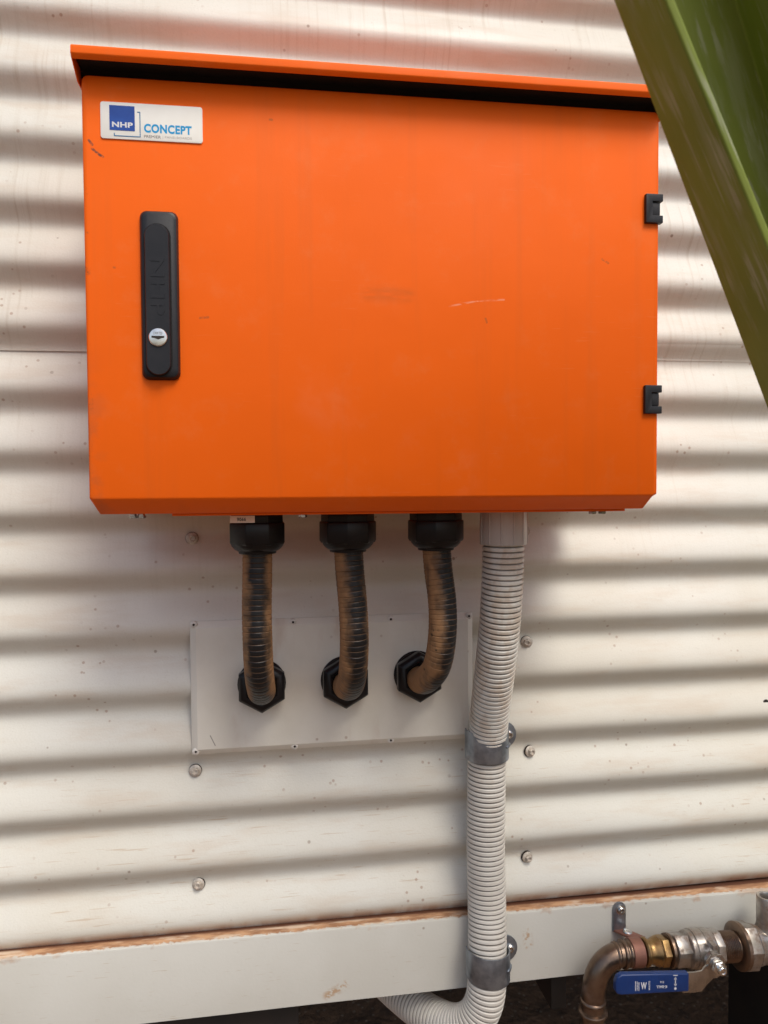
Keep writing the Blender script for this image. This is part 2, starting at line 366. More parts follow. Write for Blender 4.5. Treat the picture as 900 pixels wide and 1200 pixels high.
def m_conduit():
    t = NT('grey_conduit_pvc'); uv = t.uv(); p = t.pos(); o = t.xyz(uv)
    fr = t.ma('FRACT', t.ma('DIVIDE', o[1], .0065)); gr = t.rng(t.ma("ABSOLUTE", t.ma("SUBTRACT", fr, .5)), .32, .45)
    zr = t.ma('SUBTRACT', t.xyz(p)[2], ZG / 1000)
    col = t.mix(t.rng(t.noise(p, 18, 4), .35, .7), (.66, .635, .575), (.60, .57, .51))
    dm = t.mul(t.rng(t.noise(t.map(p, (1.5, 1, .8)), 40, 4, .6), .42, .62), t.rng(zr, -.45, -.25, .15, 1))
    col = t.mix(t.mul(dm, .55), col, (.50, .38, .27))
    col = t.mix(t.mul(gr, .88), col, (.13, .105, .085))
    return t.out(col, .42)
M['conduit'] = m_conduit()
M['coupling'] = simple('grey_coupling_pvc', (.52, .50, .47), (.47, .44, .41), .3, scale=14, bump=.05, dust=(.45, .34, .25), dth=(.6, .85))

def m_green():
    t = NT('green_steel_paint'); p = t.obj(); n = t.noise(p, 9, 4)
    col = t.mix(t.rng(n, .3, .7), (.215, .265, .045), (.175, .225, .034))
    dv = Vector((175.3, 75.9, -222.9)).normalized(); fl = Vector((0, 1, 0)); fl = (fl - fl.dot(dv) * dv).normalized(); wv = fl.cross(dv)
    cx = t.node('ShaderNodeCombineXYZ')
    for k, a in enumerate((dv, wv, fl)):
        n_ = t.node('ShaderNodeVectorMath', operation='DOT_PRODUCT'); t.lk(p, n_.inputs[0]); n_.inputs[1].default_value = a[:]; t.lk(n_.outputs['Value'], cx.inputs[k])
    q = cx.outputs[0]
    sc = t.noise(t.map(q, (6, 60, 70)), 1, 5, .65); col = t.mix(t.mul(t.rng(sc, .48, .68), .42), col, (.32, .35, .20))
    fi = t.noise(t.map(q, (14, 200, 240)), 1, 4, .6); col = t.mix(t.mul(t.rng(fi, .54, .66), t.rng(t.noise(p, 12, 3), .40, .55), .45), col, (.48, .49, .38))
    ru = t.rng(t.noise(p, 22, 4), .60, .72); col = t.mix(t.mul(ru, .12), col, (.13, .09, .02))
    t.bump(t.noise(p, 200, 3), .15, .0008)
    return t.out(col, .58, 0, .3)
M['green'] = m_green()
def m_ground():
    t = NT('red_dirt'); p = t.pos(); n = t.noise(p, 1.6, 6); f = t.noise(p, 45, 5, .65)
    col = t.mix(t.rng(n, .3, .7), (.21, .125, .075), (.17, .10, .06)); col = t.mix(t.rng(f, .45, .7), col, (.12, .075, .05))
    v = t.vor(p, 55); col = t.mix(t.mul(t.rng(v, .15, .22, 1, 0), .5), col, (.36, .30, .24))
    t.bump(t.ma('ADD', f, t.mul(t.noise(p, 8, 4), 3.0)), .8, .02); return t.out(col, .95, 0, .2)
M['ground'] = m_ground()

# ------------------------------------------------------------------ setting: ground
g = G(); nx = 60; ext = 400000
def gx(i): u = i / nx * 2 - 1; return math.copysign(abs(u) ** 4, u) * ext + u * 1500
vs = []
for j in range(nx + 1):
    for i in range(nx + 1):
        x, y = gx(i), gx(j); h = mnoise.noise(Vector((x / 700, y / 700, 0))) * 14 if abs(x) < 9000 and abs(y) < 9000 else 0
        vs.append((x, y, -ZG + h - 10))
g.add(vs, [(j * (nx + 1) + i, j * (nx + 1) + i + 1, (j + 1) * (nx + 1) + i + 1, (j + 1) * (nx + 1) + i) for j in range(nx) for i in range(nx)])
o = solo('ground', g, M['ground'], kind='structure', label='bare red brown dirt ground running under the raised shed')

# ------------------------------------------------------------------ the shed
PITCH, ZC = 76.78, -333.0
X0, X1 = -1750, 2650
shed = thing('corrugated_shed', 'cream corrugated metal shed wall with a rusty ledged base beam, raised on bearers', 'shed', (450, 0, -ZG))
def wav(x, z):
    f = 2 * math.pi * (z - ZC) / PITCH
    return -8 * math.cos(f - .28 * (1 - math.cos(f)))
def sheet(z0, z1, off, step=4.0, nxs=88, wob=0.9):
    g = G(); zs = [z0 + (z1 - z0) * k / round((z1 - z0) / step) for k in range(round((z1 - z0) / step) + 1)]
    xs = [X0 + (X1 - X0) * i / nxs for i in range(nxs + 1)]
    L = []
    for z in zs:
        L.append([(x, wav(x, z + .8 * mnoise.noise(Vector((x / 500, z / 900, 4)))) + off + wob * mnoise.noise(Vector((x / 260, z / 140, off))), z) for x in xs])
    n = len(xs); v = [p for l in L for p in l]; m = len(v); v += [(x, y + .8, z) for x, y, z in v]
    f = [(k * n + i, k * n + i + 1, k * n + n + i + 1, k * n + n + i) for k in range(len(zs) - 1) for i in range(n - 1)]
    f += [tuple(a + m for a in q[::-1]) for q in f]
    f += [(i, i + m, i + 1 + m, i + 1) for i in range(n - 1)]; b = (len(zs) - 1) * n
    f += [(b + i, b + i + 1, b + i + 1 + m, b + i + m) for i in range(n - 1)]
    return g.add(v, f)
def lap(x): return 172 + (x + 260) * 0.0058
low = part('wall_sheet', sheet(-585, 205, 0), M['sheet'], shed, label='lower corrugated sheet with screws, tucked under the upper one')
ug = sheet(172, 1310, -2.0)
for i, p in enumerate(ug.v):
    if p.z < 230: p.z += (lap(p.x) - 172) * (230 - p.z) / 58
upp = part('wall_sheet', ug, M['sheet'], shed, label='upper corrugated sheet lapped over the lower one')
# base beam: a channel with a rusty ledge
def ztop(x): return -582 - (x + 200) * .0067
bg_ = G(); n = 88; L = []
for i in range(n + 1):
    x = X0 + (X1 - X0) * i / n; w = .5 * mnoise.noise(Vector((x / 120, 0, 0)))
    yf = -21 + w - max(0, x) * .004
    sec = [(yf, -682), (yf, ztop(x) - 1.6), (yf + .5, ztop(x) - .5), (yf + 1.8, ztop(x)), (48, ztop(x)), (48, ztop(x) - 6), (yf + 6, ztop(x) - 7), (yf + 6, -676), (48, -676), (48, -682)]
    L.append([(x, y, z) for y, z in sec])
bg_.loft(L); beam = part('base_beam', bg_, M['beam'], shed, label='off white steel channel with a rusted top ledge')
# side and rear walls, roof, underfloor
side = G().box(X0 - 2, X0 + 30, 20, 2400, -680, 1310); part('side_wall', side, M['roof'], shed)
side = G().box(X1 - 30, X1 + 2, 20, 2400, -680, 1310); part('side_wall', side, M['roof'], shed)
part('rear_wall', G().box(X0, X1, 2402, 2430, -680, 1310), M['roof'], shed)
part('roof', G().add([(X0 - 80, -60, 1312), (X1 + 80, -60, 1312), (X1 + 80, 2500, 1500), (X0 - 80, 2500, 1500), (X0 - 80, -60, 1345), (X1 + 80, -60, 1345), (X1 + 80, 2500, 1533), (X0 - 80, 2500, 1533)],
     [(0, 1, 2, 3), (7, 6, 5, 4), (0, 4, 5, 1), (1, 5, 6, 2), (2, 6, 7, 3), (3, 7, 4, 0)]), M['roof'], shed)
part('underfloor', G().box(X0 + 32, X1 - 32, 50, 2400, -675, -655), M['floor_under'], shed)
for x0, x1, zb in ((-1400, -1330, -760), (-170, 38, -752), (398, 421, -752), (900, 960, -760), (1800, 1870, -760)):
    part('floor_bearer', G().box(x0, x1, 10, 2380, zb, -684), M['dark_steel'], shed, bev=1.5)
for x in (-1365, 620, 930, 1835):
    if x == 620: continue
    for y in (180, 2200):
        w = 60
        part('pier', G().box(x - w, x + w, y, y + 120, -ZG - 30, -760 if x != 620 else -690), M['dark_steel'], shed, bev=3)

# wall screws, in the valleys of the lower sheet
def screw_g():
    g = G(); d = (0, -1, 0)
    g.lathe((0, 0, 0), d, [(2.2, 8.0), (3.4, 7.9), (4.2, 6.6), (4.3, 4.9)], 24)
    g.lathe((0, 0, 0), d, [(3.8, 5.0), (8.2, 4.9), (9.0, 4.2), (9.0, 2.8), (7.2, 2.2)], 6)
    return g
sc0 = None
for x, z in ((-93.2, -65.6), (-93.3, -370.1), (-91.1, -521.5), (355.7, -62.6), (359.4, -217.9), (363.2, -372.5), (359.5, -523.3)):
    at = (x, wav(x, z) - .3, z)
    if sc0 is None: sc0 = part('screw', screw_g(), M['bolt'], low, at=at); s = sc0
    else: s = again(sc0, low, at)
    rot = (random.uniform(-.15, .15), random.uniform(0, 1), random.uniform(-.25, .25)); s.rotation_euler = rot
    if sc0 is s: w0 = part('seal_washer', G().lathe((0, 0, 0), (0, -1, 0), [(-.5, 8.4), (2.3, 8.2)], 24), M['dark'], s, at=at)
    else: again(w0, s, at)
    if 0: s.rotation_euler = (random.uniform(-.15, .15), random.uniform(0, 1), random.uniform(-.25, .25))
part('screw_hole', G().lathe((722, wav(722, -318) + .2, -320), (0, -1, 0), [(0, 5), (.6, 4.2), (.6, 2.0)], 16), M['dark'], low, label='small dark empty screw hole')

# ------------------------------------------------------------------ cover plate
pl = thing('cover_plate', 'flat off white metal plate riveted to the wall under the orange enclosure', 'plate', (90, -9, -345))
g = G(); a = (-96, 277, -343.5, -171); b = (-88, 269, -335.5, -179)
def rc(q, y): return [(q[0], y, q[2]), (q[1], y, q[2]), (q[1], y, q[3]), (q[0], y, q[3])]
g.loft([rc(a, -7.6), rc(a, -9.8), rc(b, -16.0)]); part('panel', g, M['plate'], pl, bev=.35)
rv0 = None
for x, z in ((-90.8, -174.5), (35, -175.5), (164, -176), (271, -175.5), (-90.5, -338.3), (35.5, -339), (163, -338.5), (271, -339.5)):
    at = (x, -13.2, z)
    if rv0 is None:
        rv0 = part('rivet', G().lathe((0, 0, 0), (0, -1, 0), [(-1.5, 4.6), (.9, 4.5), (1.9, 3.4), (2.2, 1.8), (1.2, 1.4)], 20), M['rivet'], pl, at=at); rv = rv0
        h0 = part('rivet_hole', G().lathe((0, 0, 0), (0, -1, 0), [(0, 1.6), (1.9, 1.5)], 12), M['dark'], rv, at=at)
    else: rv = again(rv0, pl, at); again(h0, rv, at)

# ------------------------------------------------------------------ orange enclosure
TH = math.radians(1.25); ct, st_ = math.cos(TH), math.sin(TH)
def tb(p): x, y = p.x + 172, p.y + 205; return (-172 + x * ct + y * st_, -205 - x * st_ + y * ct, p.z)
def tin(p): return tb(Vector(p))
enc = thing('electrical_enclosure', 'bright orange metal electrical enclosure with a rain hood, mounted on the cream wall', 'enclosure', (128, -100, -32))
part('body', G().box(-164, 424, -183, -22, -26, 403).xf(tb), M['orange'], enc, bev=2)
part('mounting_rail', G().box(-140, 400, -21.5, -1, 340, 372), M['galv'], enc, bev=1)
part('mounting_rail', G().box(-140, 400, -21.5, -1, 10, 42), M['galv'], enc, bev=1)
part('gland_plate', G().box(-96, 404, -181, -30, -29.5, -26.2).xf(tb), M['orange'], enc, bev=.6, label='orange plate under the box that carries the glands')
def oct_(x0, x1, zt, zs, zb, ch, y, r=6):
    out = []
    for cx, cz, a0 in ((x1 - r, zt - r, 0), (x0 + r, zt - r, 90)):
        for k in range(5): a = math.radians(a0 + 90 * k / 4); out.append((cx + r * math.cos(a), y, cz + r * math.sin(a)))
    return out + [(x0, y, zs), (x0 + ch, y, zb), (x1 - ch - 2, y, zb), (x1, y, zs)]
g = G(); XL, XR = -173.0, 430.3
lo = [oct_(XL + 2.2, XR - 2.0, 404.5, -8.2, -9.8, 2.0, -205), oct_(XL + .7, XR - .7, 405.6, -8.5, -11.0, 2.2, -204.3), oct_(XL, XR, 406, -10, -12.8, 3.0, -202.6),
      oct_(XL, XR, 406, -13.5, -25.9, 6.5, -188.5), oct_(XL, XR, 406, -14, -26.6, 7, -187), oct_(XL, XR, 406, -14, -26.6, 7, -185.6)]
g.loft(lo).xf(tb); part('door', g, M['orange'], enc)
part('door_seal', G().box(-160, 420, -185.4, -183.2, -22, 399).xf(tb), M['rubber'], enc)
# hood: roof sheet with folded lip and sides, black shade strip inside
g = G(); x0, x1 = -176.5, 433
def roofz(y): return 422 + (y + 229) * .07
outer = [(-225.8, 409.2), (-229.3, 413.6), (-228.6, 420.4), (-226.8, 422.4), (-6, roofz(-6)), (-6, roofz(-6) - 2), (-225.4, 420.0), (-226.6, 418.5), (-227.2, 414.0), (-224.4, 410.4)]
g.prism(outer, x0, x1, 'x').xf(tb); hood = part('hood', g, M['orange'], enc, bev=.8)
for xs in ((x0, x0 + 1.6), (x1 - 1.6, x1)):
    s = G().prism([(-226.6, 410), (-206, 398), (-30, 398), (-10, 425), (-226.6, 419.4)], xs[0] + .3, xs[1] - .3, 'x').xf(tb); part('hood_side', s, M['orange'], enc)
part('hood_shade_strip', G().prism([(-224.8, 418.6), (-188, 421.0), (-188, 404.0), (-193, 404), (-200, 414.0), (-224.8, 414.5)], x0 + 2, x1 - 2, 'x').xf(tb), M['rubber'], enc)  # added black filler, paints the deep shade between hood lip and door
# hinges
hin = None
for zc in (300.7, 93.8):
    xh0, xh1 = 413.3, 432.8
    g = G().prism([(xh0, zc - 15.5), (xh1, zc - 15.5), (xh1, zc - 7.5), (421, zc - 7.5), (421, zc + 7.5), (xh1, zc + 7.5), (xh1, zc + 15.5), (xh0, zc + 15.5)], -209.5, -202).xf(tb)
    h = part('hinge', g, M['black_plastic'], enc, bev=.8)
    part('knuckle', G().box(421.4, 430.5, -207.5, -195, zc - 7.2, zc + 7.2).xf(tb), M['black_plastic'], h, bev=1.2)
    part('hinge_pin', G().lathe((431, -199, zc - 14), (0, 0, 1), [(0, 2.2), (28, 2.2)], 12).xf(tb), M['black_plastic'], h)
# lock bolts underneath
b0 = None
for x, z in ((-136, -28.5), (-127.5, -28.5), (40, -29.6), (367, -29.6), (378.5, -29.6)):
    at = tin((x, -177, z))
    gg = G().lathe((0, 0, 0), (0, 0, -1), [(-2.5, 3.4), (0, 3.6), (.2, 4.6), (2.4, 4.6), (3.0, 3.8)], 6)
    if b0 is None: b0 = part('screw', gg, M['steel'], enc, at=at)
    else: again(b0, enc, at)
# handle
def yb(y): return y
hd = part('handle', G().loft([[(a, -205.2, b) for a, b in rrect(-119, -82, 108.5, 275.5, 7)], [(a, -207.4, b) for a, b in rrect(-119, -82, 108.5, 275.5, 7)],
     [(a, -211.5, b) for a, b in rrect(-117, -83.2, 110.5, 273.5, 7)], [(a, -212.6, b) for a, b in rrect(-115.5, -84.8, 112.5, 271.5, 7)]]).xf(tb), M['black_plastic'], enc)
st1 = rrect(-114.8, -88.6, 110.8, 261.8, 13.0, 9); st2 = rrect(-113.6, -89.8, 112.0, 260.6, 11.8, 9)
part('grip_recess', G().loft([[(a, -212.2, b) for a, b in st1], [(a, -212.9, b) for a, b in st1]]).xf(tb), M['rubber'], hd)
grip = part('grip', G().loft([[(a, -211, b) for a, b in st2], [(a, -215.2, b) for a, b in st2], [(a, -216.4, b) for a, b in rrect(-112.8, -90.6, 112.8, 259.8, 11.0, 9)]]).xf(tb), M['black_plastic'], hd)
# raised emblem letters along the grip, reading downwards
part('emblem', text_g('NHP', -107.8, -94.8, 171.0, 227.5, -216.3, .55, .02, rot=270).xf(tb), M['black_plastic'], hd)
lk = part('lock_cylinder', G().lathe((-101.7, -214, 149), (0, -1, 0), [(0, 9.0), (3.4, 9.0), (4.0, 8.5), (4.15, 7.6)], 32).xf(tb), M['chrome'], hd)
part('key_slot', G().prism([(-107.8, 150.2), (-95.6, 150.2), (-95.6, 148.4), (-98.2, 148.0), (-101.5, 146.6), (-104.8, 148.0), (-107.8, 148.4)], -218.5, -217.9).xf(tb), M['dark'], hd)
part('lock_lettering', text_g('LXRTD', -106.2, -97.4, 151.6, 154.2, -218.1, .15, .02).xf(tb), M['grey_ink'], hd)
# nameplate
npl = part('nameplate', G().prism(rrect(-155, -56.8, 345, 380.7, 2.6), -206.2, -205.0).xf(tb), M['white_label'], enc, bev=.25)
part('blue_square', G().box(-146.4, -122.3, -206.5, -206.15, 353.3, 377.4).xf(tb), M['blue'], npl)
part('lettering', text_g('NHP', -144.0, -124.2, 356.2, 361.4, -206.5, .12, .035).xf(tb), M['white_ink'], npl, label='white letters on the blue square')
part('corner_line', G().prism([(-142.4, 350.6), (-141.6, 350.6), (-141.6, 348.4), (-117.7, 348.4), (-117.7, 371.6), (-119.8, 371.6), (-119.8, 372.4), (-116.9, 372.4), (-116.9, 347.6), (-142.4, 347.6)], -206.45, -206.15).xf(tb), M['blue_line'], npl)
part('lettering', text_g('CONCEPT', -113.6, -67.4, 352.6, 361.3, -206.2, .14, .04).xf(tb), M['cyan'], npl, label='blue bold letters')
part('lettering', text_g('PREMIER', -113.6, -97.5, 347.5, 350.2, -206.2, .12, .0).xf(tb), M['grey_ink'], npl, label='small dark grey letters')
part('lettering', text_g('| PANELBOARDS', -95.6, -67.4, 347.3, 350.2, -206.2, .12, .0).xf(tb), M['pale_ink'], npl, label='small faint grey letters')

# ------------------------------------------------------------------ three black hoses with glands
def hose(xt, xb, zb, bow, rot, sh, label, tag_):
    t = thing('flexible_hose', label, 'hose', (xt, -110, -262), 'black hoses between the enclosure and the cover plate')
    yb_ = -110
    pts = [(xt, yb_, -50), (xt + bow * .3, yb_ - 1, -95), (xt + bow, yb_ - 3, -140), (xt + bow * 1.1 + (xb - xt) * .2, yb_ - 4, -180), (xt + bow * .8 + (xb - xt) * .5, yb_ + 7, -218),
           (xb + bow * .3, yb_ + 33, zb + 9), (xb, -48, zb - 1), (xb, -22, zb - 3)]
    path = cr(pts, .8)
    def r(l): f = (l / 6.1) % 1.0; return 17.2 - .8 * max(0, 1 - min(f, 1 - f) / .10)
    part('hose', G().tube(path, r, 36, True, sh), M['hose'], t)
    # upper gland, under the box
    g = part('gland_nut', G().lathe((xt, yb_, -29.8), (0, 0, -1), [(10.5, 33.0), (12.0, 33.6), (33, 33.6), (36, 32.0)], 8, rot), M['gland'], t, bev=1)
    part('gland_neck', G().lathe((xt, yb_, -29.8), (0, 0, -1), [(0, 31.5), (10.4, 31.5)], 8, rot), M['gland'], g, bev=.6)
    part('gland_dome', G().lathe((xt, yb_, -29.8), (0, 0, -1), [(34, 31.0), (38, 29.5), (41.5, 26.5), (43.5, 23.5), (43.8, 22), (46.5, 21.5), (47, 18)], 40), M['gland'], g)
    # lower gland, on the cover plate
    c = (xb, -12.4, zb)
    q = part('lock_ring', G().lathe(c, (0, -1, 0), [(0, 31.0), (6, 31.0), (7.5, 29.5)], 36), M['gland'], t)
    part('gland_body', G().lathe(c, (0, -1, 0), [(7.6, 29.8), (10, 30.4), (13, 28.5)], 36), M['gland'], q)
    d = Vector((0, -1, .05)); c2 = Vector(c) + Vector((0, -14, 0))
    q = part('gland_cap', G().lathe(c2, d, [(-3, 28.2), (0, 33.2), (12, 33.2), (15.5, 30.2), (17.5, 26.5), (17.5, 21.5), (12, 19.5)], 6, math.radians(30), caps=False), M['gland'], t, bev=.9)
    part('seal_ring', G().lathe(c2, d, [(8, 25), (14.0, 25), (15.5, 23), (15, 19), (9, 17.5)], 36), M['rubber'], q)
    return t, g
t1, g1 = hose(-8.5, -6, -253, -1.5, math.radians(22), .25 + .0, 'left black ribbed hose, dusty on both sides, whose upper nut carries a pale label', 0)
hose(97, 101, -253, 5, math.radians(6), .30, 'middle black ribbed hose, the most brown with dust', 0)
hose(203.5, 198, -250, 7, math.radians(12), .34, 'right black ribbed hose beside the grey conduit, brown down its left side', 0)
# small pale label on the first gland
lb = G().box(-38.0, -10.8, -142.2, -140.9, -39.4, -31.6)
a = math.radians(-3)
part('gland_label', lb, M['white_label'], g1, label='small pale printed label')
part('gland_lettering', text_g('9066', -30.4, -20.5, -37.6, -33.4, -142.2, .15, .05), M['grey_ink'], g1)

# ------------------------------------------------------------------ grey corrugated conduit
cd = thing('grey_conduit', 'thick pale grey corrugated conduit running from the enclosure down past the base beam', 'conduit', (285, -60, -760))
path = cr([(288, -110, -60), (288, -108, -100), (287.5, -99, -165), (287, -78, -235), (288, -52, -300), (288.5, -40, -345), (288, -37, -400), (287, -37, -480), (287.5, -40, -560), (286, -47, -610), (284, -53, -650), (279, -52, -685), (266, -44, -712),
           (246, -22, -732), (222, 14, -742), (198, 55, -745), (172, 105, -745), (150, 160, -745), (120, 260, -745)], .72)
def rcd(l): f = (l / 6.5) % 1.0; d = min(f, 1 - f); return 25.6 - (2.3 if d < .07 else 2.3 * max(0, 1 - (d - .07) / .15) ** 1.3)
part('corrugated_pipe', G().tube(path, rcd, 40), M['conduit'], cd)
cp = G(); prof = [(0, 28.6), (40, 28.6), (41.5, 28.0), (41.5, 25.5)]
cp.lathe((288, -110, -29.8), (0, 0, -1), prof, 40)
cpl = part('coupling', cp, M['coupling'], cd, label='smooth grey sleeve at the top of the conduit')
for k in range(12):
    a = 2 * math.pi * k / 12 + .13; c = Vector((288 + 28.7 * math.cos(a), -110 + 28.7 * math.sin(a), 0))
    if math.sin(a) < .3: part('rib', G().lathe((c.x, c.y, -31), (0, 0, -1), [(0, .9), (39, .9)], 6), M['coupling'], cpl)

# ------------------------------------------------------------------ saddle clamps
def clamp(x, y, z, ywall, label, tilt):
    t = thing('pipe_clamp', label, 'clamp', (x, ywall, z), 'galvanised clamps holding the grey conduit')
    R_ = 27.4; H = 19.5; pts = []
    n = 30; sec = []
    # strip outline seen from above: half ring round the pipe, then ears against the wall
    for k in range(n + 1):
        a = math.radians(-12) - math.radians(178) * k / n; sec.append((x + R_ * math.cos(a), y + R_ * math.sin(a)))
    sec = [(x + R_, ywall - 3)] + sec
    g = G(); L = []
    for k, (px, py) in enumerate(sec):
        nx_, ny_ = (px - x, py - y) if k else (28, 0); l = math.hypot(nx_, ny_); nx_, ny_ = nx_ / l, ny_ / l
        zc = z - tilt * (px - x) / 28
        hh = H
        L.append([(px, py, zc - hh), (px + nx_ * 1.8, py + ny_ * 1.8, zc - hh), (px + nx_ * 1.8, py + ny_ * 1.8, zc + hh), (px, py, zc + hh)])
    g.loft(L); bd = part('band', g, M['galv'], t, bev=.4)
    for s in (1,):
        cx = x + s * (R_ + 3); zc = z - tilt * s
        out = [(cx - s * 3, zc - 19), (cx - s * 3, zc + 19)] + [(cx + s * 19.5 * math.sin(math.radians(a)), zc + 19 * math.cos(math.radians(a))) for a in range(20, 180, 16)]
        e = part('ear', G().prism(out, ywall - 2.6, ywall - .6), M['galv'], t, bev=.4)
        part('screw', G().lathe((cx + s * 8.5, ywall - 2.6, zc), (0, -1, 0), [(0, 6.2), (2.5, 5.8), (4.4, 4.0), (4.4, 2.4), (3.0, 2.0)], 20), M['steel'], e)
        # pressed stiffening rib from the ear on to the band
        rb = G().tube([Vector((x + s * (R_ + 1.4) * math.cos(q), y - (R_ + 1.4) * math.sin(q), zc - 1)) for q in [math.radians(6 + 5 * k) for k in range(9)]], lambda l: 2.6 if 3 < l < 20 else 1.5, 10)
        part('pressed_rib', rb, M['galv'], bd)
    return t
clamp(288.3, -38, -341, -10, 'upper galvanised pipe clamp, level with the bottom of the cover plate', 0)
clamp(285.5, -51, -630, -22.5, 'lower galvanised pipe clamp, on the base beam', 2)

# ------------------------------------------------------------------ water pipe, bracket and valve
def axz(x): return -632.5 - (x - 490) * .045
PY = -62
pipe = thing('water_pipe', 'brown bronze water pipe elbow with a brass fitting, beneath the base beam at right', 'pipe', (430, PY, -760))
ad = Vector((1, 0, -.045)).normalized()
arc = [(428, PY, -760), (428, PY, -720), (428.5, PY, -690), (430, PY, -672), (436, PY, -653), (447, PY, -640), (461, PY, -633.5), (478, PY, -632.3)]
part('elbow', G().tube(cr(arc, 2), lambda l: 15.6, 32), M['bronze'], pipe)
for c, d, w in (((428, PY, -692), (0, 0, -1), 17.4), ((428, PY, -707), (0, 0, -1), 19.6), ((428, PY, -741), (0, 0, -1), 17.4), ((428, PY, -752), (0, 0, -1), 19.6), ((461, PY, -633.2), ad, 17.2), ((471, PY, -632.7), ad, 18.6), ((478.5, PY, -632.4), ad, 17.4)):
    part('press_ring', G().lathe(c, d, [(-3.2, 15.4), (-2.2, w - .8), (-.8, w), (.8, w), (2.2, w - .8), (3.2, 15.4)], 32), M['bronze'], pipe)
def ax(x): return Vector((x, PY, axz(x)))
br = part('brass_adapter', G().lathe(ax(499), ad, [(0, 14), (.5, 17), (2.5, 18.5), (5, 18.2), (7, 15.6), (11, 15.2), (14, 16.5), (18, 18.0), (21, 19.2), (23, 18.5), (24, 15.5)], 36), M['brass'], pipe)
part('hex_nut', G().lathe(ax(522), ad, [(0, 17.5), (1.5, 20), (10.5, 20), (12, 17.5)], 6, .35), M['brass'], pipe, bev=.5)
part('flange_ring', G().lathe(ax(534), ad, [(0, 17), (1, 21.5), (4, 22), (6.5, 20.5), (7, 16)], 36), M['bronze'], pipe, label='rusty ring against the valve')

bk = thing('pipe_bracket', 'small steel strap bracket with copper coloured clip, screwed to the base beam above the elbow', 'bracket', (484, -23, -600))
zt = -583
out = [(474.5, -622), (493.5, -624)] + [(493.5, -594)] + [(484 + 9.5 * math.cos(math.radians(a)), -592.5 + 9.5 * math.sin(math.radians(a))) for a in range(0, 181, 20)]
out = [(474.5, -624), (493.5, -624)] + [(484 + 9.5 * math.cos(math.radians(a)), -592.5 + 9.5 * math.sin(math.radians(a))) for a in range(0, 181, 20)]
part('strap', G().prism(out, -25.6, -23.2), M['galv'], bk, bev=.5)
part('bent_leg', G().add([(474.5, -23.6, -622), (493.5, -23.6, -622), (508, -54, -617.5), (489, -54, -617.5), (474.5, -23.6, -625), (493.5, -23.6, -625), (508, -54, -620.5), (489, -54, -620.5)],
     [(0, 1, 2, 3), (7, 6, 5, 4), (0, 4, 5, 1), (1, 5, 6, 2), (2, 6, 7, 3), (3, 7, 4, 0)]), M['copper'], bk, bev=.5)
part('rivet', G().lathe((490.5, -37, -618.8), (.2, -.25, 1), [(0, 6.4), (1.4, 5.8), (2.4, 3.6), (2.6, 1)], 20), M['chrome'], bk)
s = part('screw', G().lathe((485, -25.6, -593.5), (0, -1, 0), [(0, 6.6), (1.2, 6.6), (1.4, 5.2), (4.5, 5.0), (5.6, 4.0), (5.6, 2.4), (4.0, 2)], 22), M['steel'], bk)
clg = G(); L = []
for k in range(33):
    a = math.radians(-60 + 300 * k / 32 + 90); dz, dy = math.cos(a), math.sin(a)
    L.append([(ax(482) + Vector((t_, dy * r, dz * r)))[:] for t_, r in ((0, 16.2), (0, 18.0), (17, 18.0), (17, 16.2))])
clg = G().lathe(ax(479.5), ad, [(0, 15), (.3, 18), (.8, 18.4), (16.2, 18.4), (16.7, 18), (17, 15)], 36); part('clip', clg, M['copper'], bk)

vl = thing('ball_valve', 'nickel plated ball valve with a long blue lever, joined to the water pipe', 'valve', (600, PY, -665))
part('valve_end', G().lathe(ax(541), ad, [(0, 18), (1.5, 22.5), (20, 22.5), (23, 21)], 6, .2), M['nickel'], vl, bev=.8)
part('valve_body', G().lathe(ax(561), ad, [(0, 20), (2, 23.5), (5, 24.5), (8, 24), (8.5, 25.2), (20, 26.0), (20.6, 25.2), (21.5, 25.2), (22, 26), (32, 25.6), (37, 23.4), (38, 21)], 40), M['nickel'], vl)
part('valve_end', G().lathe(ax(598), ad, [(0, 20), (1, 24.0), (11.5, 24.0), (13, 20)], 8, .2), M['nickel'], vl, bev=.8)
part('threaded_tail', G().lathe(ax(610), ad, [(0, 18)] + [(i * 1.3, 18.6 if i % 2 else 20) for i in range(1, 20)] + [(27, 19)], 36), M['bronze'], vl)
part('stem_boss', G().lathe((586, PY - 20, -639), (0, -1, 0), [(0, 14), (6, 13), (10, 10), (16, 9.5)], 28), M['nickel'], vl)
part('stop_pin', G().box(580, 587, PY - 36, PY - 22, -617.5, -611), M['nickel'], vl, bev=.8)
yl = -103
hp = part('handle_plate', G().prism([(564, -643), (567, -626), (573, -618.5), (588, -619.5), (592, -625), (591, -645), (582, -650), (568, -650)], yl - 1.8, yl + .8), M['steel'], vl, bev=.5)
part('washer', G().lathe((581, yl - 1.8, -632.5), (0, -1, 0), [(0, 10.2), (1.6, 10.2)], 28), M['steel'], vl, bev=.3)
part('hex_nut', G().lathe((581, yl - 3.3, -632.5), (0, -1, 0), [(0, 8.5), (1, 9.8), (6.5, 9.8), (7.6, 8.4)], 6, .2), M['chrome'], vl, bev=.3)
part('stem', G().lathe((581, yl - 10.5, -632.5), (0, -1, 0), [(0, 5.8), (5.5, 5.8), (6.5, 4.8), (6.5, 3.0), (5.6, 2.4)], 20), M['chrome'], vl)
